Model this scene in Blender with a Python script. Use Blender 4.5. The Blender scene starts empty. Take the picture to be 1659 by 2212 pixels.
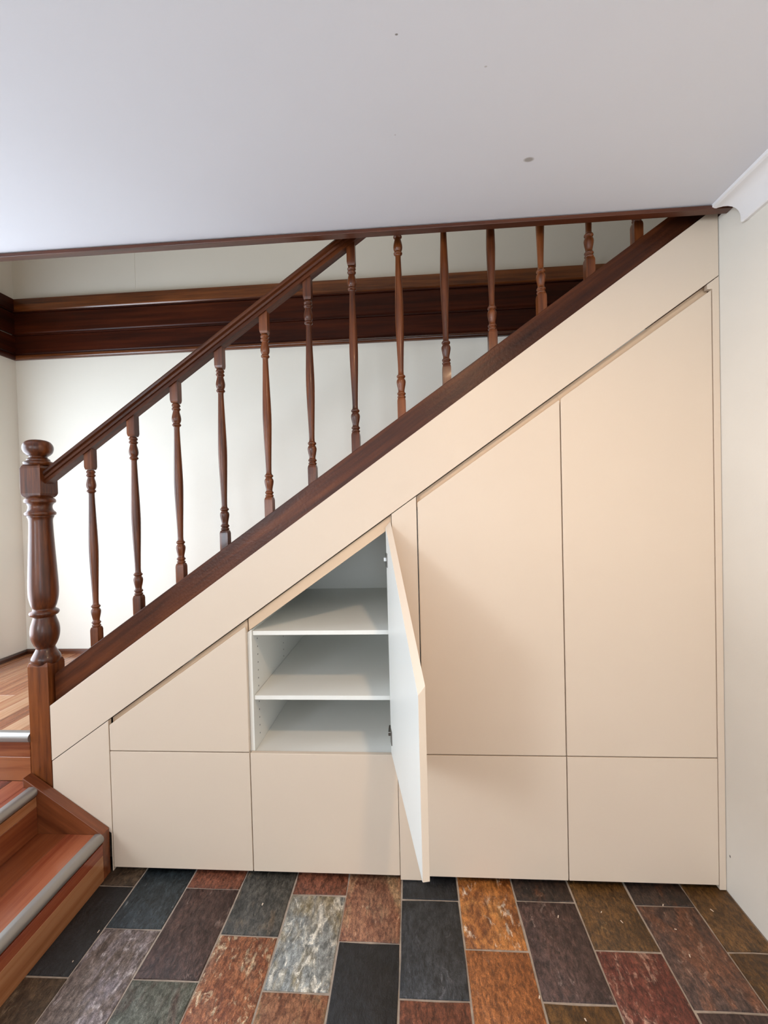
import bpy, bmesh, math, random
from mathutils import Vector, Matrix

random.seed(7)
scene = bpy.context.scene
COL = scene.collection

# ------------------------------------------------------------------ camera
cam_d = bpy.data.cameras.new('camera')
cam_d.sensor_fit = 'VERTICAL'
cam_d.sensor_height = 36.0
cam_d.lens = 930.0 / 2212.0 * 36.0
cam_d.clip_start = 0.02
cam = bpy.data.objects.new('camera', cam_d)
COL.objects.link(cam)
RX = (0.9975736821581668, 0.06465935429330139, -0.025805359283882078)
RY = (-0.024640414492157245, -0.01874991479127157, -0.9995205303889335)
RZ = (-0.06511220038557748, 0.997731230641646, -0.017111188247898458)
CAM = (0.0, -1.6, 1.4208)
cam.matrix_world = Matrix(((RX[0], -RY[0], -RZ[0], CAM[0]),
                           (RX[1], -RY[1], -RZ[1], CAM[1]),
                           (RX[2], -RY[2], -RZ[2], CAM[2]),
                           (0, 0, 0, 1)))
scene.camera = cam

# ------------------------------------------------------------------ world, view
world = bpy.data.worlds.new('world')
scene.world = world
world.use_nodes = True
wb = world.node_tree.nodes['Background']
wb.inputs['Color'].default_value = (0.80, 0.90, 1.0, 1)
wb.inputs['Strength'].default_value = 1.2
vs = scene.view_settings
vs.view_transform = 'Standard'
vs.look = 'None'
vs.exposure = 0.04
vs.gamma = 1.0
vs.use_curve_mapping = False


def area(name, loc, rot, sx, sy, power, color):
    l = bpy.data.lights.new(name, 'AREA')
    l.shape = 'RECTANGLE'
    l.size = sx
    l.size_y = sy
    l.energy = power
    l.color = color
    o = bpy.data.objects.new(name, l)
    COL.objects.link(o)
    o.location = loc
    o.rotation_euler = rot
    return o


DAY = (0.79, 0.90, 1.03)
# added frontal fill from behind the camera, no window known there
area('front_fill_light', (0.30, -4.64, 1.29), (math.radians(90), 0, 0), 1.0, 1.62, 24, DAY)
# daylight through the high window far back in the left wall
area('rear_window_daylight', (-2.50, -3.85, 1.68), (math.radians(90), 0, math.radians(-90)), 1.2, 0.95, 86, DAY)
# daylight through the window beside the landing
area('side_window_daylight', (-2.50, -0.15, 1.38), (math.radians(90), 0, math.radians(-90)), 1.18, 1.4, 37, DAY)
# added soft fill high in the stairwell, with no known source
area('upstairs_fill_light', (-0.4, -0.13, 4.1), (math.radians(90), 0, 0), 1.3, 0.9, 5, (1.0, 0.93, 0.84))

# ------------------------------------------------------------------ materials
def srgb(h):
    if isinstance(h, str):
        h = h.lstrip('#')
        v = [int(h[i:i + 2], 16) / 255 for i in (0, 2, 4)]
    else:
        v = h
    return tuple((c / 12.92 if c <= 0.04045 else ((c + 0.055) / 1.055) ** 2.4) for c in v) + (1.0,)


class NT:
    def __init__(s, name):
        s.m = bpy.data.materials.new(name)
        s.m.use_nodes = True
        s.t = s.m.node_tree
        s.b = s.t.nodes['Principled BSDF']

    def n(s, kind, **kw):
        nd = s.t.nodes.new(kind)
        for k, v in kw.items():
            if k in nd.inputs:
                nd.inputs[k].default_value = v
            else:
                setattr(nd, k, v)
        return nd

    def l(s, a, b):
        s.t.links.new(a, b)

    def bump(s, height, strength, dist=0.001):
        b = s.n('ShaderNodeBump', Strength=strength, Distance=dist)
        s.l(height, b.inputs['Height'])
        s.l(b.outputs['Normal'], s.b.inputs['Normal'])

    def noise(s, vec, scale, detail=4.0, rough=0.55, w=None):
        nd = s.n('ShaderNodeTexNoise')
        if w is not None:
            nd.noise_dimensions = '4D'
            s.l(w, nd.inputs['W'])
        nd.inputs['Scale'].default_value = scale
        nd.inputs['Detail'].default_value = detail
        nd.inputs['Roughness'].default_value = rough
        s.l(vec, nd.inputs['Vector'])
        return nd.outputs['Fac']

    def ramp(s, fac, stops):
        r = s.n('ShaderNodeValToRGB')
        e = r.color_ramp.elements
        while len(e) < len(stops):
            e.new(0.5)
        for el, (p, c) in zip(e, stops):
            el.position = p
            el.color = c
        s.l(fac, r.inputs['Fac'])
        return r.outputs['Color']

    def mix(s, fac, a, b, mode='MIX'):
        m = s.n('ShaderNodeMix', data_type='RGBA', blend_type=mode)
        for inp, v in ((m.inputs[0], fac), (m.inputs[6], a), (m.inputs[7], b)):
            if isinstance(v, (int, float, tuple)):
                inp.default_value = v
            else:
                s.l(v, inp)
        return m.outputs[2]

    def math(s, op, a, b=0.0):
        m = s.n('ShaderNodeMath', operation=op)
        for inp, v in ((m.inputs[0], a), (m.inputs[1], b)):
            if isinstance(v, (int, float)):
                inp.default_value = v
            else:
                s.l(v, inp)
        return m.outputs[0]


def pos(t):
    return t.n('ShaderNodeNewGeometry').outputs['Position']


def rnd(t):
    return t.n('ShaderNodeObjectInfo').outputs['Random']


def paint(name, col, rough=0.5, var=0.03, scale=3.0, fine=220.0, bump=0.05, spots=()):
    t = NT(name)
    p = pos(t)
    c = srgb(col)
    n = t.noise(p, scale, 3)
    dark = tuple(x * (1 - var) for x in c[:3]) + (1,)
    lite = tuple(min(1, x * (1 + var)) for x in c[:3]) + (1,)
    colr = t.ramp(n, [(0.3, dark), (0.7, lite)])
    for (x, y, z, r, sc, amt) in spots:
        d = t.n('ShaderNodeVectorMath', operation='SUBTRACT')
        t.l(p, d.inputs[0])
        d.inputs[1].default_value = (x, y, z)
        m = t.n('ShaderNodeMapping')
        m.inputs['Scale'].default_value = (1, 1.6, 1)
        m.inputs['Rotation'].default_value = (0, 0, 0.6)
        t.l(d.outputs[0], m.inputs['Vector'])
        ln = t.n('ShaderNodeVectorMath', operation='LENGTH')
        t.l(m.outputs[0], ln.inputs[0])
        fac = t.n('ShaderNodeMapRange')
        fac.inputs['From Min'].default_value = r
        fac.inputs['From Max'].default_value = r * 0.55
        fac.inputs['To Max'].default_value = amt
        t.l(ln.outputs['Value'], fac.inputs['Value'])
        colr = t.mix(fac.outputs[0], colr, srgb(sc))
    t.l(colr, t.b.inputs['Base Color'])
    t.b.inputs['Roughness'].default_value = rough
    if bump:
        t.bump(t.noise(p, fine, 2), bump, 0.002)
    return t.m


def wood(name, stops, axis='X', angle=0.0, across=38.0, along=2.2, rough=0.25, coat=0.3, ripple=0.06, rvar=0.35, contrast=1.7, spec=0.5):
    """stained timber; grain runs along axis (angle tilts it in the XZ plane)"""
    t = NT(name)
    p = pos(t)
    mp = t.n('ShaderNodeMapping')
    sc = [across] * 3
    sc['XYZ'.index(axis)] = along
    mp0 = t.n('ShaderNodeMapping')
    mp0.inputs['Rotation'].default_value = (0, angle, 0)
    t.l(p, mp0.inputs['Vector'])
    mp.inputs['Scale'].default_value = sc
    t.l(mp0.outputs[0], mp.inputs['Vector'])
    r = t.math('MULTIPLY', rnd(t), 37.0)
    g = t.noise(mp.outputs[0], 1.0, 6, 0.62, w=r)
    mp2 = t.n('ShaderNodeMapping')
    mp2.inputs['Scale'].default_value = [s * 0.22 for s in sc]
    t.l(mp0.outputs[0], mp2.inputs['Vector'])
    g2 = t.noise(mp2.outputs[0], 1.0, 3, 0.5, w=r)
    f = t.math('ADD', t.math('MULTIPLY', g, 0.55), t.math('MULTIPLY', g2, 0.45))
    f = t.math('ADD', f, t.math('MULTIPLY', t.math('SUBTRACT', rnd(t), 0.5), rvar * 0.3))
    f = t.math('ADD', t.math('MULTIPLY', t.math('SUBTRACT', f, 0.5), contrast), 0.53)
    col = t.ramp(f, [(pz, srgb(c)) for pz, c in stops])
    t.l(col, t.b.inputs['Base Color'])
    t.b.inputs['Roughness'].default_value = rough
    t.b.inputs['Coat Weight'].default_value = coat
    t.b.inputs['Specular IOR Level'].default_value = spec
    t.b.inputs['Coat Roughness'].default_value = 0.12
    h = t.math('ADD', t.math('MULTIPLY', g, 0.4), t.noise(p, 90.0, 3))
    t.bump(h, ripple, 0.004)
    return t.m


SLOPE = math.atan(0.692)
MAHOG = [(0.32, '#2e150a'), (0.47, '#512710'), (0.58, '#6c3817'), (0.72, '#854a22')]
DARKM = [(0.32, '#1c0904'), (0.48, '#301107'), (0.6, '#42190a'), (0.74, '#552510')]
M = {}
M['cream'] = paint('cream_paint', '#dac8b4', 0.42, 0.012, 2.0, 420, 0.05)
M['cream_shaded'] = paint('cream_paint_shaded', (0.86, 0.75, 0.63), 0.5, 0.012, 2.0, 420, 0.05)  # cream paint warmed and darkened: bounce light and recess shade in its colour
M['white'] = paint('white_melamine', '#efeee7', 0.38, 0.01, 2.0, 500, 0.02)
M['wall'] = paint('wall_paint', '#f0ebdf', 0.75, 0.02, 1.6, 160, 0.10)
M['wall_right'] = paint('right_wall_paint', '#e3ded4', 0.75, 0.03, 2.4, 160, 0.12,
                        spots=[(1.097, -0.017, 0.1395, 0.006, '#4a4038', 0.9)])
M['ceiling'] = paint('ceiling_paint', '#dedfe5', 0.85, 0.015, 1.4, 260, 0.05,
                     spots=[(0.359, -0.321, 2.4, 0.017, '#8d8478', 0.75), (-0.008, -0.684, 2.4, 0.004, '#77706a', 0.9),
                            (0.19, -0.60, 2.4, 0.004, '#9c958c', 0.5), (-0.02, -0.44, 2.4, 0.003, '#9c958c', 0.5)])
M['plaster'] = paint('white_plaster', '#eceaea', 0.6, 0.01, 3.0, 260, 0.03)
M['wood_z'] = wood('mahogany_upright', MAHOG, 'Z', 0, 60, 4.0, 0.34, 0.14, 0.07, 0.10, 1.3, 0.4)
M['wood_x'] = wood('mahogany_level', MAHOG, 'X', 0, 46, 2.4, 0.28, 0.4, 0.06)
M['wood_y'] = wood('mahogany_deep', MAHOG, 'Y', 0, 46, 2.4, 0.28, 0.4, 0.06)
M['wood_s'] = wood('mahogany_sloping', [(0.32, '#26110a'), (0.47, '#43200f'), (0.58, '#592d15'), (0.72, '#6e3c1e')], 'X', SLOPE, 50, 3.0, 0.36, 0.03, 0.22, 0.1, 1.1, 0.25)
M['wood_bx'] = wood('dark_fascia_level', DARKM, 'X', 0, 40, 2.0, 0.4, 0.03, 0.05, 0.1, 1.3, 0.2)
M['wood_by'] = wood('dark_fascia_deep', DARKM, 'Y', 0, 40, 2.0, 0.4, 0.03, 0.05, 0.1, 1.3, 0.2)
M['trim'] = wood('dark_trim', [(0.32, '#2a120a'), (0.48, '#43200f'), (0.6, '#572a14'), (0.74, '#6a371b')], 'X', 0, 40, 2.0, 0.4, 0.1, 0.05, 0.1, 1.2)
M['wood_d'] = wood('mahogany_descending', [(0.3, '#43200f'), (0.48, '#612f17'), (0.62, '#733d20'), (0.75, '#85492a')], 'X', -math.atan(0.68), 40, 2.5, 0.3, 0.35, 0.06)
FLOORW = [(0.30, '#723c25'), (0.44, '#985a39'), (0.56, '#b07d59'), (0.72, '#c99f7c')]
RISERW = [(0.30, '#451f10'), (0.46, '#66301a'), (0.58, '#7b4025'), (0.74, '#965a36')]
M['plank_y'] = wood('floorboard_deep', FLOORW, 'Y', 0, 46, 1.6, 0.2, 0.5, 0.025, 0.6, 1.15)
M['plank_x'] = wood('floorboard_level', RISERW, 'X', 0, 30, 1.6, 0.24, 0.4, 0.025, 0.9)
M['plank_red'] = wood('floorboard_red', [(0.3, '#552212'), (0.5, '#813a22'), (0.7, '#a05a3a')], 'Y', 0, 26, 1.4, 0.22, 0.5, 0.025, 0.5)
M['plank_tan'] = wood('floorboard_tan', [(0.3, '#6c4026'), (0.5, '#905b38'), (0.7, '#a7734e')], 'Y', 0, 30, 1.4, 0.24, 0.4, 0.025, 0.5)
M['plank_brown'] = wood('floorboard_brown', [(0.3, '#4d2412'), (0.5, '#743a1f'), (0.7, '#8a4c2b')], 'Y', 0, 30, 1.4, 0.24, 0.4, 0.025, 0.5)
M['sleeper'] = paint('dark_subfloor', '#2a1c14', 0.8, 0.1, 10, 60, 0.1)
M['grout'] = paint('grout', '#a4978a', 0.9, 0.18, 40, 300, 0.4)
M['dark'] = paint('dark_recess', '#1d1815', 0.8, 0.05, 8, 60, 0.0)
M['hole'] = paint('peg_hole_shadow', '#222424', 0.8, 0.0, 8, 60, 0.0)


def metal(name, col, rough, metallic=1.0):
    t = NT(name)
    p = pos(t)
    n = t.noise(p, 35, 3)
    c = srgb(col)
    t.l(t.ramp(n, [(0.3, tuple(x * .97 for x in c[:3]) + (1,)), (0.7, c)]), t.b.inputs['Base Color'])
    t.b.inputs['Metallic'].default_value = metallic
    t.b.inputs['Roughness'].default_value = rough
    t.bump(t.noise(p, 300, 2), 0.02, 0.0005)
    return t.m


M['alu'] = metal('aluminium', '#9d9892', 0.42, 0.7)
M['steel'] = metal('hinge_steel', '#8d8a86', 0.25)
M['nickel'] = metal('bright_hinge', '#e8e8e6', 0.3, 0.4)


def slate(name, a, b, c, fleck, famt=0.5, cpos=0.62, rough=0.36, stretch=0.5, scale=16.0):
    """cleft slate: two body tones, one stain, pale flecks"""
    t = NT(name)
    mp = t.n('ShaderNodeMapping')
    mp.inputs['Rotation'].default_value = (0, 0, 0.3)
    mp.inputs['Scale'].default_value = (1.0, stretch, 1.0)
    t.l(pos(t), mp.inputs['Vector'])
    v = mp.outputs[0]
    r = t.math('MULTIPLY', rnd(t), 53.0)

    def nz_(sc, det, ro, off, dist=0.0):
        o = t.noise(v, sc, det, ro, w=t.math('ADD', r, off))
        o.node.inputs['Distortion'].default_value = dist
        return o
    big = nz_(scale * 0.5, 5, 0.65, 0.0, 1.2)
    body = nz_(scale * 1.6, 7, 0.72, 9.0, 0.6)
    fine = nz_(scale * 6.0, 5, 0.75, 21.0, 0.3)
    col = t.ramp(t.math('ADD', t.math('MULTIPLY', body, 0.6), t.math('MULTIPLY', fine, 0.4)), [(0.43, srgb(a)), (0.57, srgb(b))])
    m1 = t.n('ShaderNodeMapRange')
    m1.inputs['From Min'].default_value = cpos - 0.07
    m1.inputs['From Max'].default_value = cpos + 0.03
    t.l(t.math('ADD', t.math('MULTIPLY', big, 0.75), t.math('MULTIPLY', body, 0.25)), m1.inputs['Value'])
    cc = t.ramp(fine, [(0.35, tuple(x * 0.62 for x in srgb(c)[:3]) + (1,)), (0.65, srgb(c))])
    col = t.mix(m1.outputs[0], col, cc)
    f = t.math('ADD', t.math('MULTIPLY', nz_(scale * 2.6, 6, 0.7, 33.0, 0.8), 0.7), t.math('MULTIPLY', big, 0.3))
    m2 = t.n('ShaderNodeMapRange')
    m2.inputs['From Min'].default_value = 0.600 - 0.085 * famt
    m2.inputs['From Max'].default_value = 0.655 - 0.085 * famt
    m2.inputs['To Max'].default_value = min(0.95, 0.3 + famt * 0.6)
    t.l(f, m2.inputs['Value'])
    col = t.mix(m2.outputs[0], col, srgb(fleck))
    val = t.ramp(fine, [(0.38, (0.5, 0.5, 0.5, 1)), (0.5, (0.95, 0.95, 0.95, 1)), (0.62, (1.45, 1.45, 1.45, 1))])
    col = t.mix(0.85, col, val, 'MULTIPLY')
    grit = t.ramp(t.noise(pos(t), 330.0, 3, 0.75), [(0.36, (0.55, 0.55, 0.55, 1)), (0.64, (1.25, 1.25, 1.25, 1))])
    col = t.mix(0.8, col, grit, 'MULTIPLY')
    t.l(col, t.b.inputs['Base Color'])
    rr = t.n('ShaderNodeMapRange')
    rr.inputs['To Min'].default_value = rough - 0.06
    rr.inputs['To Max'].default_value = rough + 0.22
    t.l(fine, rr.inputs['Value'])
    t.l(rr.outputs[0], t.b.inputs['Roughness'])
    h = t.math('ADD', t.math('MULTIPLY', body, 1.3), t.math('MULTIPLY', fine, 0.8))
    t.bump(h, 0.8, 0.006)
    return t.m


SL = {
    'black': slate('slate_black', '#17181a', '#26272a', '#2f3033', '#5a5a5c', 0.15, 0.66),
    'charcoal': slate('slate_charcoal', '#242628', '#3a3c3f', '#4d4e52', '#76767a', 0.30, 0.6),
    'blue': slate('slate_blue_grey', '#1e2528', '#333c40', '#454b4d', '#96999a', 0.35, 0.64),
    'umber': slate('slate_umber', '#3a2d22', '#574636', '#6e5944', '#93816c', 0.3, 0.6),
    'mauve': slate('slate_mauve_grey', '#5d4f47', '#80726a', '#8d8286', '#c2b9b8', 0.65, 0.55),
    'rust': slate('slate_rust', '#5e3524', '#86503a', '#83604c', '#c99f80', 0.35, 0.62),
    'rustcream': slate('slate_rust_cream', '#7c4730', '#a56a48', '#956d57', '#dcc8a6', 0.75, 0.6),
    'plum': slate('slate_plum', '#3a2824', '#55403a', '#67493f', '#a08a80', 0.4, 0.6),
    'plumrust': slate('slate_plum_rust', '#43302a', '#614a3f', '#7d513a', '#b89a86', 0.35, 0.55),
    'sage': slate('slate_sage', '#56594f', '#74776e', '#5e463f', '#8d9088', 0.2, 0.58),
    'greytan': slate('slate_grey_tan', '#35342f', '#55514a', '#7d6850', '#8f8878', 0.35, 0.6),
    'pale': slate('slate_pale', '#877a5c', '#aca08a', '#939693', '#e6dfd0', 0.8, 0.52, scale=11),
    'rusttan': slate('slate_rust_tan', '#7a4a34', '#9d6d50', '#ae8a66', '#c9b598', 0.45, 0.55),
    'orange': slate('slate_orange', '#824b22', '#b07239', '#c59150', '#ded0bc', 0.7, 0.58, scale=11),
    'amber': slate('slate_amber', '#875027', '#aa6a3a', '#946344', '#c7a489', 0.35, 0.64),
    'olive': slate('slate_olive_brown', '#4d3519', '#6d4c26', '#7b5a30', '#b59564', 0.2, 0.64),
    'maroon': slate('slate_maroon', '#552820', '#7c4234', '#8d5846', '#c7a08c', 0.65, 0.6),
    'darkmix': slate('slate_dark_mixed', '#2c231e', '#45342a', '#6a3d22', '#8f7a66', 0.35, 0.6),
}


# ------------------------------------------------------------------ mesh helpers
class MB:
    def __init__(s):
        s.v, s.f = [], []

    def add(s, vs, fs):
        o = len(s.v)
        s.v += [tuple(v) for v in vs]
        s.f += [tuple(i + o for i in f) for f in fs]
        return s

    def box(s, x0, x1, y0, y1, z0, z1):
        return s.add([(x0, y0, z0), (x1, y0, z0), (x1, y1, z0), (x0, y1, z0), (x0, y0, z1), (x1, y0, z1), (x1, y1, z1), (x0, y1, z1)],
                     [(0, 3, 2, 1), (4, 5, 6, 7), (0, 1, 5, 4), (1, 2, 6, 5), (2, 3, 7, 6), (3, 0, 4, 7)])

    def prism_y(s, poly, y0, y1):
        """polygon in XZ extruded along Y"""
        n = len(poly)
        vs = [(x, y0, z) for x, z in poly] + [(x, y1, z) for x, z in poly]
        fs = [tuple(range(n)), tuple(range(2 * n - 1, n - 1, -1))]
        fs += [(i, i + n, (i + 1) % n + n, (i + 1) % n) for i in range(n)]
        return s.add(vs, fs)

    def prism_x(s, poly, x0, x1):
        """polygon in YZ extruded along X"""
        n = len(poly)
        vs = [(x0, y, z) for y, z in poly] + [(x1, y, z) for y, z in poly]
        fs = [tuple(range(n)), tuple(range(2 * n - 1, n - 1, -1))]
        fs += [(i, i + n, (i + 1) % n + n, (i + 1) % n) for i in range(n)]
        return s.add(vs, fs)

    def lathe(s, prof, cx, cy, seg=28):
        """profile [(r, z)] turned about the vertical through cx, cy"""
        vs, fs = [], []
        for r, z in prof:
            for k in range(seg):
                a = 2 * math.pi * k / seg
                vs.append((cx + r * math.cos(a), cy + r * math.sin(a), z))
        for i in range(len(prof) - 1):
            for k in range(seg):
                k2 = (k + 1) % seg
                fs.append((i * seg + k, i * seg + k2, (i + 1) * seg + k2, (i + 1) * seg + k))
        fs.append(tuple(range(seg - 1, -1, -1)))
        fs.append(tuple((len(prof) - 1) * seg + k for k in range(seg)))
        return s.add(vs, fs)

    def mesh(s, name, off=(0, 0, 0), bevel=0.0, seg=2, smooth=None):
        bm = bmesh.new()
        vv = [bm.verts.new((v[0] - off[0], v[1] - off[1], v[2] - off[2])) for v in s.v]
        for f in s.f:
            try:
                bm.faces.new([vv[i] for i in f])
            except ValueError:
                pass
        bmesh.ops.recalc_face_normals(bm, faces=bm.faces)
        if bevel:
            ed = [e for e in bm.edges if len(e.link_faces) == 2 and e.calc_face_angle(0) > 0.5]
            bmesh.ops.bevel(bm, geom=ed, offset=bevel, segments=seg, profile=0.5, affect='EDGES', clamp_overlap=True)
        me = bpy.data.meshes.new(name)
        bm.to_mesh(me)
        bm.free()
        if smooth is not None:
            me.polygons.foreach_set('use_smooth', [True] * len(me.polygons))
            me.set_sharp_from_angle(angle=math.radians(smooth))
        return me


def spline(pts, per=5):
    """Catmull-Rom through (r, z) points"""
    out = []
    for i in range(len(pts) - 1):
        p0, p1, p2, p3 = pts[max(i - 1, 0)], pts[i], pts[i + 1], pts[min(i + 2, len(pts) - 1)]
        for k in range(per):
            t = k / per
            out.append(tuple(0.5 * (2 * b + (c - a) * t + (2 * a - 5 * b + 4 * c - d) * t * t + (3 * b - a - 3 * c + d) * t ** 3)
                             for a, b, c, d in zip(p0, p1, p2, p3)))
    out.append(pts[-1])
    return out


def obj(name, me, mat, parent=None, loc=(0, 0, 0)):
    o = bpy.data.objects.new(name, me)
    COL.objects.link(o)
    if mat is not None and not me.materials:
        me.materials.append(mat)
    o.location = loc
    if parent is not None:
        o.parent = parent
    return o


BASE = {}


def thing(name, label, cat, loc=(0, 0, 0), group=None):
    o = bpy.data.objects.new(name, None)
    o.empty_display_size = 0.1
    COL.objects.link(o)
    o.location = loc
    o['label'] = label
    o['category'] = cat
    if group:
        o['group'] = group
    BASE[o.name] = loc
    return o


def part(name, mb, mat, root, parent=None, bevel=0.0, seg=2, smooth=None, label=None):
    """a mesh given in world coordinates, made a child of root (or of a part of root)"""
    me = mb.mesh(name, BASE[root.name], bevel, seg, smooth)
    o = obj(name, me, mat, parent or root)
    if label:
        o['label'] = label
    return o


def single(name, mb, mat, label, cat, loc, bevel=0.0, seg=2, smooth=None):
    o = obj(name, mb.mesh(name, loc, bevel, seg, smooth), mat, None, loc)
    o['label'] = label
    o['category'] = cat
    BASE[o.name] = loc
    return o


def struct(name, mb, mat, label=None, bevel=0.0, seg=2, smooth=None, parent=None):
    o = obj(name, mb.mesh(name, (0, 0, 0), bevel, seg, smooth), mat, parent)
    if parent is None:
        o['kind'] = 'structure'
    if label:
        o['label'] = label
    BASE[o.name] = (0, 0, 0)
    return o


# ------------------------------------------------------------------ the setting
XR, XL, YB, YF = 1.097, -2.44, 0.945, -4.6        # right wall, left wall, stairwell wall, wall behind the camera
ZC, ZU, ZT = 2.40, 2.74, 5.0                      # room ceiling, upper floor, top of the stairwell
ZL = 0.5435                                       # landing
Z1, Z2 = 0.178, 0.356                             # the two entry steps
YE = -0.062                                       # edge of the room ceiling over the stair

struct('wall_back', MB().box(XL - 0.1, 3.0, YB, YB + 0.1, 0, ZT), M['wall'], 'off-white stairwell wall behind the balusters')
wl = MB()
wl.box(XL - 0.1, XL, YF, -4.5, 0, ZT).box(XL - 0.1, XL, -3.2, -0.8, 0, ZT)
wl.box(XL - 0.1, XL, -4.5, -3.2, 0, 1.15).box(XL - 0.1, XL, -4.5, -3.2, 2.2, ZT)
wl.box(XL - 0.1, XL, 0.5, YB, 0, ZT)
wl.box(XL - 0.1, XL, -0.8, 0.5, 0, 0.62).box(XL - 0.1, XL, -0.8, 0.5, 2.15, ZT)
struct('wall_left', wl, M['wall'], 'cream painted wall closing the landing on the left')
struct('wall_right', MB().box(XR, XR + 0.1, YF, YE, 0, ZC + 0.02).box(XR, XR + 0.1, YE, 0.028, 0, ZC).box(XR, XR + 0.1, 0.028, YB, 0, 2.0), M['wall_right'],
       'pale wall to the right of the cupboards')
wf = MB()
wf.box(XL - 0.1, -0.25, YF - 0.1, YF, 0, ZC).box(0.85, XR + 0.1, YF - 0.1, YF, 0, ZC)
wf.box(-0.25, 0.85, YF - 0.1, YF, 0, 0.42).box(-0.25, 0.85, YF - 0.1, YF, 2.16, ZC)
struct('wall_front', wf, M['wall'], 'wall behind the camera with the added fill window')
struct('ceiling', MB().box(XL - 0.1, XR + 0.1, YF - 0.1, YE, ZC, ZU), M['ceiling'], 'plain white ceiling over the entry')
struct('wall_upper_blocker', MB().box(XL - 0.1, -1.1, YE - 0.12, YE - 0.02, ZU, ZT).box(0.3, 3.0, YE - 0.12, YE - 0.02, ZU, ZT)
       .box(-1.1, 0.3, YE - 0.12, YE - 0.02, ZU, 3.6).box(-1.1, 0.3, YE - 0.12, YE - 0.02, 4.6, ZT), M['wall'], 'unseen upstairs wall added to keep the stairwell dark')  # unseen wall added to close off the upstairs hall and darken the stairwell
struct('wall_end', MB().box(2.9, 3.0, YE, YB, 2.0, ZT), M['wall'], 'end wall at the top of the stairs')
struct('wall_soffit', MB().box(XR + 0.1, 3.0, YE - 0.12, YE, 2.0, ZU), M['wall'], 'wall beside the top of the stairs')
struct('ceiling_upper', MB().box(XL - 0.1, 3.0, YE - 0.12, YB + 0.1, ZT, ZT + 0.1), M['ceiling'], 'ceiling high over the stairwell')

# unseen windows that light the room; front and upstairs ones added for fill
w1 = MB()
for x in (-0.25, 0.80):
    w1.box(x, x + 0.05, YF - 0.07, YF - 0.02, 0.42, 2.16)
for z in (0.42, 2.11):
    w1.box(-0.20, 0.80, YF - 0.07, YF - 0.02, z, z + 0.05)
struct('fill_window_front', w1, M['plaster'], 'tall white-framed window, added out of view around the frontal fill light', 0.003)
w2 = MB()
for y in (-0.8, 0.45):
    w2.box(XL - 0.07, XL - 0.02, y, y + 0.05, 0.62, 2.15)
for z in (0.62, 2.10):
    w2.box(XL - 0.07, XL - 0.02, -0.75, 0.45, z, z + 0.05)
struct('window_2', w2, M['plaster'], 'white-framed side window of the entry', 0.003)

w3 = MB()
for x in (-1.1, 0.25):
    w3.box(x, x + 0.05, YE - 0.11, YE - 0.06, 3.6, 4.6)
for z in (3.6, 4.55):
    w3.box(-1.05, 0.25, YE - 0.11, YE - 0.06, z, z + 0.05)
struct('fill_window_upper', w3, M['plaster'], 'white-framed window, added out of view around the upstairs fill light', 0.003)
gl = NT('window_glass')
gl.b.inputs['Transmission Weight'].default_value = 1.0
gl.b.inputs['Roughness'].default_value = 0.02
gl.b.inputs['Base Color'].default_value = (0.93, 0.97, 0.97, 1)
for w, mb in (('fill_window_front', MB().box(-0.21, 0.81, YF - 0.058, YF - 0.052, 0.46, 2.12)),
              ('window_2', MB().box(XL - 0.076, XL - 0.070, -0.76, 0.46, 0.66, 2.11)), ('fill_window_upper', MB().box(-1.06, 0.26, YE - 0.108, YE - 0.102, 3.64, 4.56))):
    obj('pane', mb.mesh('pane'), gl.m, bpy.data.objects[w])

w4 = MB()
for y in (-4.5, -3.25):
    w4.box(XL - 0.07, XL - 0.02, y, y + 0.05, 1.15, 2.2)
for z in (1.15, 2.15):
    w4.box(XL - 0.07, XL - 0.02, -4.45, -3.25, z, z + 0.05)
struct('window_4', w4, M['plaster'], 'high white-framed window far back in the left wall', 0.003)
obj('pane', MB().box(XL - 0.076, XL - 0.070, -4.46, -3.24, 1.19, 2.16).mesh('pane'), gl.m, bpy.data.objects['window_4'])

# ceiling edge strip over the stair opening: timber bead with a shadow gap above it
struct('trim_1', MB().box(XL, XR - 0.001, YE - 0.006, YE + 0.024, ZC - 0.016, ZC - 0.003)
       .box(XL, XR - 0.001, YE + 0.002, YE + 0.022, ZC - 0.003, ZC + 0.3), M['trim'],
       'dark timber strip edging the ceiling at the stair opening', 0.0015)

# plaster cove cornice along the right wall, mitred open end
cv = [(1.030, ZC), (1.030, ZC - 0.010), (1.037, ZC - 0.014)]
for k in range(9):
    a = math.radians(90 * k / 8)
    cv.append((1.037 + 0.046 * math.sin(a), ZC - 0.014 - 0.068 * (1 - math.cos(a))))
cv += [(1.083, ZC - 0.094), (1.086, ZC - 0.098), (XR, ZC - 0.098), (XR, ZC)]
cm = MB()
n = len(cv)
ends = [(x, -0.052 - (x - 1.03) / 0.067 * 0.085, z) for x, z in cv]
cm.add(ends + [(x, YF, z) for x, z in cv],
       [tuple(range(n)), tuple(range(2 * n - 1, n - 1, -1))] + [(i, i + n, (i + 1) % n + n, (i + 1) % n) for i in range(n)])
struct('trim_2', cm, M['plaster'], 'white plaster cove cornice on the right wall', smooth=30)

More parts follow.
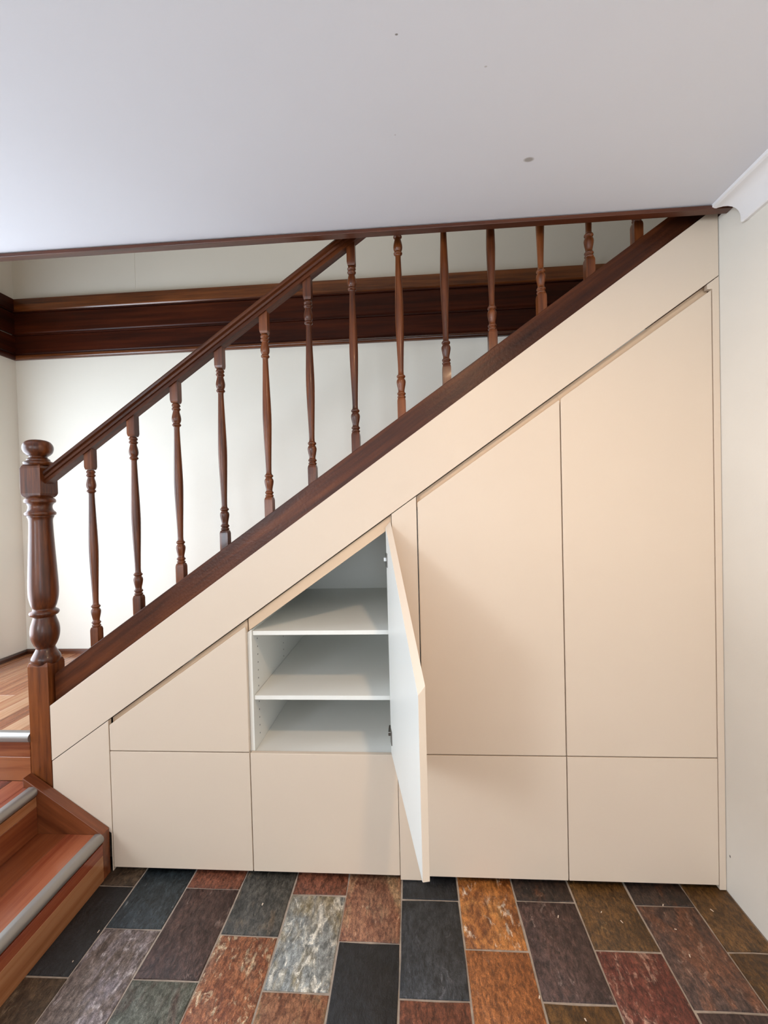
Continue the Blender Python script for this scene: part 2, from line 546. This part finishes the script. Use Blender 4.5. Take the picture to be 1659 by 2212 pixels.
# stepped timber fascia at upper-floor level on the back and left stairwell walls
tb = bpy.data.objects.new('trim_3', None)
COL.objects.link(tb)
tb['kind'] = 'structure'
tb['label'] = 'dark stepped timber fascia boards across the stairwell walls'
BASE[tb.name] = (0, 0, 0)
BOARDS = [(2.662, 2.742, 0.030), (2.528, 2.656, 0.022), (2.402, 2.520, 0.016)]
for z0, z1, d in BOARDS:
    pr = [(YB, z0), (YB - d + 0.008, z0), (YB - d, z0 + 0.010), (YB - d, z1 - 0.003), (YB - d + 0.003, z1), (YB, z1)]
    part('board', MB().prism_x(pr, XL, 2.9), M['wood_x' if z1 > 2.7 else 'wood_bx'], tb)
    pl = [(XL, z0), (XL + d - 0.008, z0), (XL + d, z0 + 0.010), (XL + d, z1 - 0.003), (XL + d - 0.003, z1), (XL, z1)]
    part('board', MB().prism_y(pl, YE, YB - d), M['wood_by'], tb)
for z0, z1, d in ((2.656, 2.662, 0.026), (2.520, 2.528, 0.018)):
    part('bead', MB().box(XL, 2.9, YB - d - 0.003, YB, z0, z1), M['wood_bx'], tb, bevel=0.001)
bead = [(YB, 2.374)] + [(YB - 0.012 - 0.012 * math.sin(math.radians(a)), 2.388 - 0.014 * math.cos(math.radians(a))) for a in range(0, 181, 20)] + [(YB, 2.402)]
part('bead', MB().prism_x(bead, XL, 2.9), M['wood_x'], tb, smooth=40)
beadl = [(XL, 2.374)] + [(XL + 0.012 + 0.012 * math.sin(math.radians(a)), 2.388 - 0.014 * math.cos(math.radians(a))) for a in range(0, 181, 20)] + [(XL, 2.402)]
part('bead', MB().prism_y(beadl, YE, YB - 0.02), M['wood_by'], tb, smooth=40)
# plasterboard joint line on the upper wall
struct('trim_4', MB().box(-1.651, -1.647, YB - 0.0012, YB, ZU, ZT), M['wall'], 'fine sheet joint in the upper stairwell wall')

# landing floor with its boards
struct('floor_landing', MB().box(XL, -1.43, 0.02, YB, Z2 - 0.02, ZL - 0.014), M['sleeper'], 'polished timber landing behind the newel post')
fl = bpy.data.objects['floor_landing']
x = XL
pw = 0.083
i = 0
while x < -1.435:
    x1 = min(x + pw, -1.43)
    brk = random.choice([0.35, 0.5, 0.62, 0.74])
    for (y0, y1) in ((0.022, brk), (brk, YB)):
        part('floorboard', MB().box(x + 0.0004, x1 - 0.0004, y0 + 0.0004, y1 - 0.0004, ZL - 0.014, ZL), M['plank_y'], fl, bevel=0.0008, seg=1)
    x = x1
struct('baseboard_back', MB().prism_x([(YB, ZL), (YB - 0.016, ZL), (YB - 0.016, ZL + 0.018), (YB - 0.010, ZL + 0.028), (YB, ZL + 0.028)], XL, -1.43),
       M['wood_x'], 'thin dark timber skirting along the back of the landing', 0.001)
struct('baseboard_left', MB().prism_y([(XL, ZL), (XL + 0.016, ZL), (XL + 0.016, ZL + 0.018), (XL + 0.010, ZL + 0.028), (XL, ZL + 0.028)], 0.02, YB - 0.016),
       M['wood_y'], 'thin dark timber skirting along the left wall of the landing', 0.001)

# slate floor: grout bed + tiles
struct('floor', MB().box(-2.44, XR + 0.1, YF, YB, -0.06, -0.0035), M['grout'], 'multicoloured slate tile floor with pale grout')
floor = bpy.data.objects['floor']
XJ = [-1.2865, -1.0850, -0.8835, -0.6760, -0.4755, -0.2745, -0.0730, 0.1330, 0.3350, 0.5400, 0.7450, 0.9460, XR]
FIRST = [-0.060, -0.219, -0.058, -0.226, -0.070, -0.2326, -0.075, -0.2407, -0.065, -0.2277, -0.067, -0.217]
SEEN = [['umber', 'black', 'umber'], ['blue', 'mauve'], ['rust', 'plum', 'sage'], ['greytan', 'rustcream', 'rust'],
        ['rust', 'pale', 'rusttan'], ['rusttan', 'black', 'umber'], ['black', 'charcoal', 'rust'], ['orange', 'amber', 'charcoal'],
        ['darkmix', 'plum', 'olive'], ['olive', 'maroon', 'umber'], ['darkmix', 'plumrust', 'plum'], ['olive', 'olive', 'rust']]
pool = list(SL)
G = 0.0029


def tile_mesh(x0, x1, y0, y1):
    pts = []
    jit = lambda: random.uniform(-0.0016, 0.0016)
    for (ax, ay), (bx, by), nn in (((x0, y0), (x1, y0), 2), ((x1, y0), (x1, y1), 3), ((x1, y1), (x0, y1), 2), ((x0, y1), (x0, y0), 3)):
        for k in range(nn):
            t = k / nn
            pts.append((ax + (bx - ax) * t + jit(), ay + (by - ay) * t + jit()))
    nn = len(pts)
    cx, cy = (x0 + x1) / 2, (y0 + y1) / 2
    dz = random.uniform(-0.0006, 0.0006)
    top = [(cx + (px - cx) * 0.975, cy + (py - cy) * 0.983, dz) for px, py in pts]
    vs = [(px, py, -0.008) for px, py in pts] + [(px, py, dz - 0.0022) for px, py in pts] + top
    fs = []
    for i in range(nn):
        j = (i + 1) % nn
        fs += [(i, j, j + nn, i + nn), (i + nn, j + nn, j + 2 * nn, i + 2 * nn)]
    fs.append(tuple(range(2 * nn, 3 * nn)))
    return MB().add(vs, fs)


for c in range(len(XJ) - 1):
    ys = [0.075, FIRST[c]]
    while ys[-1] > -3.2:
        ys.append(ys[-1] - 0.3135 + random.uniform(-0.002, 0.002))
    for r in range(len(ys) - 1):
        x0, x1 = XJ[c] + G, XJ[c + 1] - G
        kind = SEEN[c][r] if r < len(SEEN[c]) else random.choice(pool)
        me = tile_mesh(x0, x1, ys[r + 1] + G, ys[r] - G).mesh('slate_tile', smooth=50)
        obj('slate_tile', me, SL[kind], floor)

# ------------------------------------------------------------------ entry steps
es = thing('entry_steps', 'two reddish timber steps with grey metal nosings beside the slate floor', 'steps', (-1.8, -0.6, 0))
YS = -1.5
XS1, XS2 = -1.219, -1.482
part('step_core', MB().box(XS1 - 0.5, XS1 - 0.02, YS, -0.041, 0.002, Z1 - 0.016).box(XL + 0.003, XS2 - 0.02, YS, -0.041, 0.002, Z2 - 0.016)
     .box(XL + 0.003, -1.54, -0.041, 0.0, 0.002, Z2 - 0.016), M['sleeper'], es)


def planks_x(xs, y0, y1, z, root, name, mats):
    for (a, b), m in zip(zip(xs[:-1], xs[1:]), mats):
        part('plank', MB().box(a + 0.0004, b - 0.0004, y0, y1, z - 0.016, z), M[m], root, name, bevel=0.0008, seg=1)


t1 = part('tread', MB().box(XS2 - 0.01, XS1 - 0.03, YS, -0.041, Z1 - 0.022, Z1 - 0.0165), M['sleeper'], es)
planks_x([XS2 - 0.004, -1.365, -1.250], YS, -0.0405, Z1, es, t1, ['plank_brown', 'plank_red'])
t2 = part('tread', MB().box(XL + 0.004, XS2 - 0.03, YS, -0.041, Z2 - 0.022, Z2 - 0.0165), M['sleeper'], es)
for a, b, y1, m in ((-1.5370, XS2 - 0.031, -0.0405, 'plank_red'), (-1.6200, -1.5370, -0.0, 'plank_red'), (-1.72, -1.6200, -0.0, 'plank_red'), (-1.84, -1.72, -0.0, 'plank_tan'),
                    (-1.96, -1.84, -0.0, 'plank_brown'), (-2.08, -1.96, -0.0, 'plank_red'), (-2.2, -2.08, -0.0, 'plank_tan'), (XL + 0.004, -2.2, -0.0, 'plank_red')):
    part('plank', MB().box(a + 0.0004, b - 0.0004, YS, y1, Z2 - 0.016, Z2), M[m], es, t2, bevel=0.0008, seg=1)


def nosing_prof(x, z):
    """bull-nosed metal profile, front at x, top at z"""
    p = [(x - 0.034, z - 0.004), (x - 0.034, z + 0.0025), (x - 0.017, z + 0.004)]
    for k in range(1, 10):
        a = math.radians(90 - 20 * k)
        p.append((x - 0.017 + 0.019 * math.cos(a), z - 0.0155 + 0.0195 * math.sin(a)))
    p.append((x - 0.020, z - 0.035))
    return p


r1 = part('riser', MB().box(XS1 - 0.024, XS1 - 0.016, YS, -0.041, 0.0, 0.15), M['sleeper'], es)
part('board', MB().box(XS1 - 0.016, XS1, YS, -0.0405, 0.0005, 0.0985), M['plank_tan'], es, r1, bevel=0.0008, seg=1)
part('board', MB().box(XS1 - 0.016, XS1, YS, -0.0405, 0.0993, 0.1420), M['plank_red'], es, r1, bevel=0.0008, seg=1)
r2 = part('riser', MB().box(XS2 - 0.024, XS2 - 0.016, YS, -0.041, Z1, 0.325), M['sleeper'], es)
part('board', MB().box(XS2 - 0.016, XS2, YS, -0.0405, Z1 + 0.0005, 0.282), M['plank_brown'], es, r2, bevel=0.0008, seg=1)
part('board', MB().box(XS2 - 0.016, XS2, YS, -0.0405, 0.2828, 0.321), M['plank_tan'], es, r2, bevel=0.0008, seg=1)
part('nosing', MB().prism_y(nosing_prof(XS1 + 0.004, Z1), YS, -0.0405), M['alu'], es, smooth=40, label='grey metal stair nosing')
part('nosing', MB().prism_y(nosing_prof(XS2 + 0.004, Z2), YS, -0.0405), M['alu'], es, smooth=40, label='grey metal stair nosing')
# third riser turns to face the room under the landing
r3 = part('riser', MB().box(XL + 0.003, -1.541, 0.008, 0.018, Z2 - 0.016, ZL - 0.03), M['sleeper'], es)
part('board', MB().box(XL + 0.003, -1.5405, 0.0005, 0.008, Z2 + 0.0005, 0.452), M['plank_x'], es, r3, bevel=0.0008, seg=1)
part('board', MB().box(XL + 0.003, -1.5405, 0.0005, 0.008, 0.4528, ZL - 0.032), M['plank_x'], es, r3, bevel=0.0008, seg=1)
n3 = [(-(px - (-0.004)) + 0.0, pz) for px, pz in nosing_prof(0.0, ZL)]
n3 = [(0.0 - (px), pz) for px, pz in nosing_prof(0.0, ZL)]
part('nosing', MB().prism_x([(y - 0.006, z) for y, z in n3], XL + 0.003, -1.5405), M['alu'], es, smooth=40, label='pale metal nosing at the landing edge')
# short closing stringer against the cupboards
st = [(-1.536, 0.3925), (-1.2205, 0.1775), (-1.2205, 0.001), (-1.536, 0.001)]
part('stringer', MB().prism_y(st, -0.040, -0.0015), M['wood_d'], es, bevel=0.0015, label='dark sloping stringer board of the entry steps')

# ------------------------------------------------------------------ main staircase
YC = 0.050                                        # centre line of the balustrade
K = 0.691


def z_str(x):
    return 0.7734 + (x + 1.4519) * 0.6905


sc = thing('staircase', 'dark timber staircase rising to the right behind the cupboards', 'staircase', (-1.45, 0.5, ZL))
XE = 1.75
strg = [(-1.452, z_str(-1.452)), (XE, z_str(XE)), (XE, z_str(XE) - 0.30), (-1.452, z_str(-1.452) - 0.30)]
part('stringer', MB().prism_y(strg, 0.030, 0.072), M['wood_s'], sc, bevel=0.002)
NR = 12
RI, GO = (ZU - ZL) / NR, 0.2652
for k in range(NR):
    xr = -1.40 + k * GO
    zt = ZL + (k + 1) * RI
    part('riser', MB().box(xr, xr + 0.015, 0.0725, YB - 0.001, zt - RI, zt - 0.024), M['plank_x'], sc, bevel=0.001, seg=1)
    part('tread', MB().box(xr - 0.02, xr + GO + 0.014, 0.0725, YB - 0.001, zt - 0.024, zt), M['plank_y'], sc, bevel=0.003)

# ------------------------------------------------------------------ balustrade
bl = thing('stair_balustrade', 'dark turned timber balustrade climbing the stair from the newel post', 'balustrade', (-1.4975, YC, Z1))
NX, NY, HB = -1.4975, 0.045, 0.0425


def chamfer_block(x, y, h, z0, z1, ct=0.0, cb=0.0, ins=0.72):
    """square block whose ends are turned in to rounded shoulders"""
    m = MB()
    rings = []
    if cb:
        rings += [(h * ins, z0), (h * 0.93, z0 + cb * 0.45), (h, z0 + cb)]
    else:
        rings += [(h, z0)]
    if ct:
        rings += [(h, z1 - ct), (h * 0.93, z1 - ct * 0.45), (h * ins, z1)]
    else:
        rings += [(h, z1)]
    vs, fs = [], []
    for hh, z in rings:
        vs += [(x - hh, y - hh, z), (x + hh, y - hh, z), (x + hh, y + hh, z), (x - hh, y + hh, z)]
    for i in range(len(rings) - 1):
        for k in range(4):
            k2 = (k + 1) % 4
            fs.append((4 * i + k, 4 * i + k2, 4 * i + 4 + k2, 4 * i + 4 + k))
    fs += [(3, 2, 1, 0), tuple(4 * (len(rings) - 1) + k for k in range(4))]
    return m.add(vs, fs)


nb = part('newel_post', chamfer_block(NX, NY, HB, Z1, 0.834, ct=0.022), M['wood_z'], bl, bevel=0.0015)
u = 0.000535


def nz(y):                                        # crop row -> height on the newel axis
    return 1.7168 - (y - 168) * (1.7168 - 0.8165) / (1760 - 168)


shaft = [(62, 1775), (84, 1758), (92, 1740), (92, 1718), (80, 1694), (66, 1668), (60, 1648), (72, 1625), (88, 1580), (93, 1535), (88, 1490), (76, 1450),
         (70, 1425), (86, 1416), (94, 1400), (88, 1386), (70, 1372), (80, 1345), (92, 1290), (95, 1235), (93, 1160), (86, 1020), (79, 880),
         (75, 780), (75, 735), (83, 716), (84, 708), (96, 700), (96, 684), (84, 672), (76, 655), (76, 635), (86, 620), (97, 612), (97, 594), (86, 582), (70, 572)]
part('turned_shaft', MB().lathe(spline([(r * u, nz(y)) for r, y in shaft], 3), NX, NY, 40), M['wood_z'], bl, nb, smooth=60)
part('top_block', chamfer_block(NX, NY, HB, nz(577), nz(345), ct=0.016, cb=0.016, ins=0.8), M['wood_z'], bl, nb, bevel=0.0015)
fin = [(84, 350), (92, 340), (92, 328), (74, 318), (72, 308), (60, 298), (56, 288), (70, 278), (88, 258), (96, 230), (92, 205), (76, 183), (48, 171), (10, 167)]
part('ball_finial', MB().lathe(spline([(r * u, nz(y)) for r, y in fin], 4), NX, NY, 40), M['wood_z'], bl, nb, smooth=60)

# handrail: moulded section swept up the slope
HS = 0.6960
ca, sa = math.cos(math.atan(HS)), math.sin(math.atan(HS))
sec = [(-0.019, -0.024), (-0.019, -0.012), (-0.025, -0.010), (-0.027, -0.003), (-0.025, 0.002), (-0.031, 0.005), (-0.032, 0.012), (-0.027, 0.019),
       (-0.014, 0.0235), (0.0, 0.025), (0.014, 0.0235), (0.027, 0.019), (0.032, 0.012), (0.031, 0.005), (0.025, 0.002), (0.027, -0.003), (0.025, -0.010),
       (0.019, -0.012), (0.019, -0.024)]


def z_rail(x):                                    # centre of the rail section
    return 1.5790 + (x + 1.4662) * HS - 0.018


hm = MB()
x0, x1 = NX + HB - 0.002, 0.35
n = len(sec)
vs = [(x0, YC - 0.004 + v, z_rail(x0) + w / ca) for v, w in sec] + [(x1, YC - 0.004 + v, z_rail(x1) + w / ca) for v, w in sec]
hm.add(vs, [tuple(range(n)), tuple(range(2 * n - 1, n - 1, -1))] + [(i, i + n, (i + 1) % n + n, (i + 1) % n) for i in range(n)])
part('handrail', hm, M['wood_s'], bl, bevel=0.0, smooth=30)

# one baluster, then copies up the slope
BXS = [-1.2815, -1.0995, -0.9190, -0.7360, -0.5540, -0.3800, -0.2080, -0.0295, 0.1430, 0.3170, 0.4985, 0.6735, 0.8445]
XB = BXS[0]
hb = 0.0158
zs = z_str(XB)
b0, b1 = 0.9589, 1.5916


def bz(y):
    return b0 + (1505 - y) * (b1 - b0) / (1505 - 380)


prof = [(22, 1508), (29, 1500), (30, 1493), (24, 1487), (24, 1483), (30, 1477), (30, 1470), (23, 1462), (23, 1448), (28, 1425), (32.5, 1398), (30, 1382), (23, 1372),
        (24, 1368), (30, 1362), (30, 1353), (22, 1345), (19.5, 1320), (22.5, 1220), (27, 1110), (30.5, 1000), (31, 930), (28.5, 830), (24.5, 720), (20.5, 600), (19.5, 555),
        (22, 545), (30, 538), (30, 530), (24, 524), (24, 520), (30, 508), (32.5, 488), (28, 462), (23, 442), (23, 434), (30, 426), (30, 419), (24, 413), (24, 409), (30, 402), (29, 394), (22, 384)]
bm_ = MB().lathe(spline([(r * u, bz(y)) for r, y in prof], 2), XB, YC, 18)
dz = hb * K
zt_ = z_rail(XB) - 0.012
for lo, hi, ct, cb in ((None, b0, 0.012, 0), (b1 - 0.001, None, 0, 0.012)):
    m = chamfer_block(XB, YC, hb, lo if lo else zs - 0.002, hi if hi else zt_, ct, cb, 0.8)
    vv = list(m.v)
    if lo is None:                                # foot scribed to the slope of the stringer
        for q in range(4):
            x, y, z = vv[q]
            vv[q] = (x, y, zs - 0.002 + (x - XB) * 0.6905)
    else:                                         # head scribed to the rail
        for q in range(len(vv) - 4, len(vv)):
            x, y, z = vv[q]
            vv[q] = (x, y, zt_ + (x - XB) * HS)
    bm_.add(vv, m.f)
bme = bm_.mesh('baluster', (XB, YC, b0), 0, 2, 40)
bme.materials.append(M['wood_z'])
for k, bx in enumerate(BXS):
    o = obj('baluster', bme, None, bl)
    o.location = (bx - NX, 0, b0 - Z1 + z_str(bx) - zs)

# ------------------------------------------------------------------ cupboards under the stair
def z_pan(x):                                     # lower edge of the sloping fascia panel
    return 0.4420 + (x + 1.4457) * 0.6905


def z_top(x):                                     # upper edge of the fascia panel
    return 0.6585 + (x + 1.4496) * 0.6990


GAP = 0.0016
TH = 0.018
fp = [(-1.4496, z_pan(-1.4496)), (1.0945, z_pan(1.0945)), (1.0945, z_top(1.0945)), (-1.4496, z_top(-1.4496))]
single('stair_fascia_panel', MB().prism_y(fp, 0.0, 0.018), M['cream'], 'long cream panel sloping under the dark stair stringer', 'panel', (-0.18, 0.0, 0.4), 0.0012)
fl_ = [(-1.4480, 0.3150), (-1.2135, 0.1545), (-1.2135, 0.004), (-1.2100, 0.004), (-1.2100, z_pan(-1.2100) - 0.003), (-1.4480, z_pan(-1.4480) - 0.003)]
single('infill_panel', MB().prism_y(fl_, 0.0, 0.018), M['cream'], 'small cream infill panel between the newel post and the leftmost drawer', 'panel', (-1.33, 0.0, 0.0), 0.0008)
pp = [(-0.0768, 0.003), (0.0160, 0.003), (0.0160, z_pan(0.0160) - 0.003), (-0.0768, z_pan(-0.0768) - 0.003)]
single('post_panel', MB().prism_y(pp, 0.0, 0.018), M['cream'], 'narrow cream upright panel behind the open cupboard door', 'panel', (-0.03, 0.0, 0.0), 0.0008)
rf = [(1.0725, 0.002), (1.0950, 0.002), (1.0950, z_pan(1.0950) - 0.003), (1.0560, z_pan(1.0560) - 0.003), (1.0560, 2.149), (1.0725, 2.149)]
single('filler_strip', MB().prism_y(rf, 0.0, 0.0184), M['cream'], 'slim full-height cream strip where the cupboards meet the right wall', 'panel', (1.084, 0.0, 0.0), 0.0008)

ZD0, ZD1, ZQ = 0.0195, 0.4790, 0.4825             # drawer bottom, drawer top, door bottom


def z_door(x):                                    # front upper edge of the doors
    return 0.9695 + (x + 0.6469) * 0.6868


def slab_door(xa, xb, y0=0.0):
    """door leaf with a 45 degree finger bevel along its sloping top"""
    za, zb = z_door(xa), z_door(xb)
    d = TH
    drop = d * 1.2
    vs = [(xa, y0, ZQ), (xb, y0, ZQ), (xb, y0, zb), (xa, y0, za),
          (xa, y0 + d, ZQ), (xb, y0 + d, ZQ), (xb, y0 + d, zb - drop), (xa, y0 + d, za - drop)]
    fs = [(0, 1, 2, 3), (5, 4, 7, 6), (0, 4, 5, 1), (1, 5, 6, 2), (2, 6, 7, 3), (3, 7, 4, 0)]
    return MB().add(vs, fs)


def drawer(xa, xb):
    return MB().box(xa, xb, 0.0, TH, ZD0, ZD1)


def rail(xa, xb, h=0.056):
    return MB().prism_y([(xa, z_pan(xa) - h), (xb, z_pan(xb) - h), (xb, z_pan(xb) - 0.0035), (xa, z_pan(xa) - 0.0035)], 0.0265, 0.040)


def closed_unit(label, xa, xb, xr=None):
    t = thing('under_stair_cupboard', label, 'cupboard', ((xa + xb) / 2, 0.4, 0.0))
    xm0, xm1 = xa, xb
    body = [(xm0, 0.09), (xm1, 0.09), (xm1, z_pan(xm1) - 0.058), (xm0, z_pan(xm0) - 0.058)]
    part('carcass', MB().prism_y(body, 0.0225, 0.86), M['white'], t)
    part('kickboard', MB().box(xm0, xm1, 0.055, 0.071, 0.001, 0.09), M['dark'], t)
    part('top_rail', rail(xm0 - (0.0012 if xa < -1 else 0), xm1), M['cream_shaded'], t)
    part('door', slab_door(xa + GAP, (xr or xb) - GAP), M['cream'], t, bevel=0.003, seg=3)
    part('drawer_front', drawer(xa + GAP, (xr or xb) - GAP), M['cream'], t, bevel=0.0012)
    return t


closed_unit('small low cream cupboard beside the newel post, with a sloping-topped door over a drawer', -1.2085, -0.6485, -0.6450)
closed_unit('tall cream cupboard just right of the open white door', 0.0180, 0.5430)
closed_unit('tallest cream cupboard, against the right wall', 0.5432, 1.0715)

# the open cupboard
ou = thing('open_cupboard', 'cream cupboard with its door swung open showing white shelves', 'cupboard', (-0.36, 0.4, 0.0))
XA, XBR = -0.648, -0.0785
XI, XJR = -0.632, -0.0945                          # inner faces of the sides
YK, YBK = 0.0205, 0.868
ZB0, ZB1 = 0.4570, 0.4730                          # floor panel of the compartment


def z_opn(x):                                     # underside line of the sloping rail
    return 0.9490 + (x + 0.6380) * 0.6915


lp = [(XA, 0.09), (XI, 0.09), (XI, z_opn(XI) - 0.002), (XA, z_opn(XA) - 0.002)]
ls = part('side_panel', MB().prism_y(lp, YK, YBK), M['white'], ou, bevel=0.0006, seg=1)
rp = [(XJR, 0.09), (XBR, 0.09), (XBR, z_opn(XBR)), (XJR, z_opn(XJR))]
part('side_panel', MB().prism_y(rp, YK, YBK), M['white'], ou, bevel=0.0006, seg=1)
part('back_panel', MB().prism_y([(XA, 0.09), (XBR, 0.09), (XBR, z_opn(XBR) + 0.01), (XA, z_opn(XA) + 0.01)], YBK, YBK + 0.006), M['white'], ou)
part('bottom_panel', MB().box(XI + 0.0002, XJR - 0.0002, YK, YBK, ZB0, ZB1), M['white'], ou, bevel=0.0006, seg=1)
tp = [(XA, z_opn(XA) + 0.001), (XBR, z_opn(XBR) + 0.001), (XBR, z_opn(XBR) + 0.017), (XA, z_opn(XA) + 0.017)]
part('top_panel', MB().prism_y(tp, 0.041, YBK), M['white'], ou)
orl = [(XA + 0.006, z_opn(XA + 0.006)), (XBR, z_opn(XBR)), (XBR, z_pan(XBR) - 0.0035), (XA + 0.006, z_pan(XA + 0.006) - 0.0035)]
part('top_rail', MB().prism_y(orl, 0.0205, 0.036), M['cream_shaded'], ou, bevel=0.0006, seg=1)
for zt in (0.9422, 0.6894):
    part('shelf', MB().box(XI + 0.001, XJR - 0.001, 0.030, YBK - 0.001, zt - 0.0165, zt), M['white'], ou, bevel=0.001)
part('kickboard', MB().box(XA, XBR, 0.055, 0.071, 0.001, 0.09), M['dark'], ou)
part('drawer_front', drawer(-0.6432, -0.0785), M['cream'], ou, bevel=0.0012)
# drilled shelf-pin holes in the left side
hmb = MB()
for yy in (0.080, 0.418):
    z = 0.5165
    while z < 0.925:
        if not (0.668 < z < 0.695):
            vs = [(XI + 0.0004, yy + 0.0032 * math.cos(a * math.pi / 4), z + 0.0032 * math.sin(a * math.pi / 4)) for a in range(8)]
            hmb.add(vs, [tuple(range(8))])
        z += 0.0318
ph = part('pin_holes', hmb, M['hole'], ou, ls)
ph['kind'] = 'stuff'

# door leaf: modelled closed, then swung about its hinge
HX, HY = -0.0905, 0.0185
ANG = math.radians(100.6)
dx0, dx1 = -0.6432, -0.0790


def swung(mb):
    out = MB()
    c, s = math.cos(ANG), math.sin(ANG)
    out.v = [(HXX + (x - HXX) * c - (y - HYY) * s, HYY + (x - HXX) * s + (y - HYY) * c, z) for x, y, z in mb.v]
    out.f = list(mb.f)
    return out


HXX, HYY = -0.0850, 0.004
# the leaf gets two finishes: white inside, cream outside and edges
leaf = slab_door(dx0, dx1)
sw = swung(leaf)
od = part('door', sw, M['cream'], ou, bevel=0.0008, label='open cream door, white on its inner side')
za, zb = z_door(dx0), z_door(dx1)
e = 0.0012
inner = MB().add([(dx0 + e, TH + 0.0001, ZQ + e), (dx1 - e, TH + 0.0001, ZQ + e), (dx1 - e, TH + 0.0001, zb - TH * 1.2 - e), (dx0 + e, TH + 0.0001, za - TH * 1.2 - e),
                  (dx0 + e, TH + 0.0007, ZQ + e), (dx1 - e, TH + 0.0007, ZQ + e), (dx1 - e, TH + 0.0007, zb - TH * 1.2 - e), (dx0 + e, TH + 0.0007, za - TH * 1.2 - e)],
                 [(3, 2, 1, 0), (4, 5, 6, 7), (0, 1, 5, 4), (1, 2, 6, 5), (2, 3, 7, 6), (3, 0, 4, 7)])
part('inner_face', swung(inner), M['white'], ou, od, label='white inner face of the open door')
for zc, mt in ((1.215, 'nickel'), (0.555, 'steel')):
    cup = MB().box(dx1 - 0.036, dx1 - 0.004, TH + 0.0007, TH + 0.004, zc - 0.026, zc + 0.026)
    h = part('hinge', swung(cup), M['steel'], ou, od, bevel=0.001, label='metal cup hinge')
    arm = MB().box(XJR - 0.016, XJR - 0.001, 0.006, 0.060, zc - 0.0075, zc + 0.0075)
    part('hinge_arm', arm, M[mt], ou, od, bevel=0.002)

# ------------------------------------------------------------------ recessed downlight over the entry
dl = thing('ceiling_downlight', 'small round recessed downlight in the entry ceiling', 'downlight', (0.33, -1.25, ZC))
ring = [(0.052, ZC - 0.0005), (0.052, ZC - 0.004), (0.046, ZC - 0.006), (0.040, ZC - 0.004), (0.040, ZC - 0.0005)]
rm = MB()
sg = 32
vs, fs = [], []
for r, z in ring:
    for k in range(sg):
        a = 2 * math.pi * k / sg
        vs.append((0.33 + r * math.cos(a), -1.25 + r * math.sin(a), z))
for i in range(len(ring)):
    i2 = (i + 1) % len(ring)
    for k in range(sg):
        k2 = (k + 1) % sg
        fs.append((i * sg + k, i * sg + k2, i2 * sg + k2, i2 * sg + k))
rm.add(vs, fs)
part('bezel', rm, M['plaster'], dl, smooth=40)
lt = bpy.data.lights.new('lamp_light', 'AREA')
lt.shape = 'DISK'
lt.size = 0.078
lt.energy = 14.5
lt.spread = math.radians(168)
lt.color = (1.0, 0.69, 0.42)
lo = bpy.data.objects.new('lamp_light', lt)
COL.objects.link(lo)
lo.parent = dl
lo.location = (0, 0, -0.007)

# ------------------------------------------------------------------ paint flakes left on the slate
fk = MB()
for (x, y) in [(0.992, -0.080), (0.463, -0.123), (0.823, -0.236), (0.329, -0.369), (0.838, -0.067), (0.615, -0.101), (0.668, -0.133), (-0.353, -0.109), (-0.569, -0.116), (-1.094, -0.235), (-1.106, -0.331), (0.438, -0.418), (0.830, -0.152)]:
    a = random.uniform(0, 3.14)
    l, w = random.uniform(0.003, 0.006), random.uniform(0.0012, 0.0025)
    c, q = math.cos(a), math.sin(a)
    pts = [(l * c - w * q, l * q + w * c), (-l * 0.7 * c - w * q, -l * 0.7 * q + w * c), (-l * c + w * q * 0.6, -l * q - w * c * 0.6), (l * 0.8 * c + w * q, l * 0.8 * q - w * c)]
    fk.add([(x + px, y + py, 0.0012) for px, py in pts] + [(x + px, y + py, 0.0019) for px, py in pts],
           [(3, 2, 1, 0), (4, 5, 6, 7), (0, 1, 5, 4), (1, 2, 6, 5), (2, 3, 7, 6), (3, 0, 4, 7)])
ff = obj('paint_flakes', fk.mesh('paint_flakes'), M['cream'])
ff['label'] = 'tiny pale paint flakes scattered on the slate floor'
ff['category'] = 'flakes'
ff['kind'] = 'stuff'
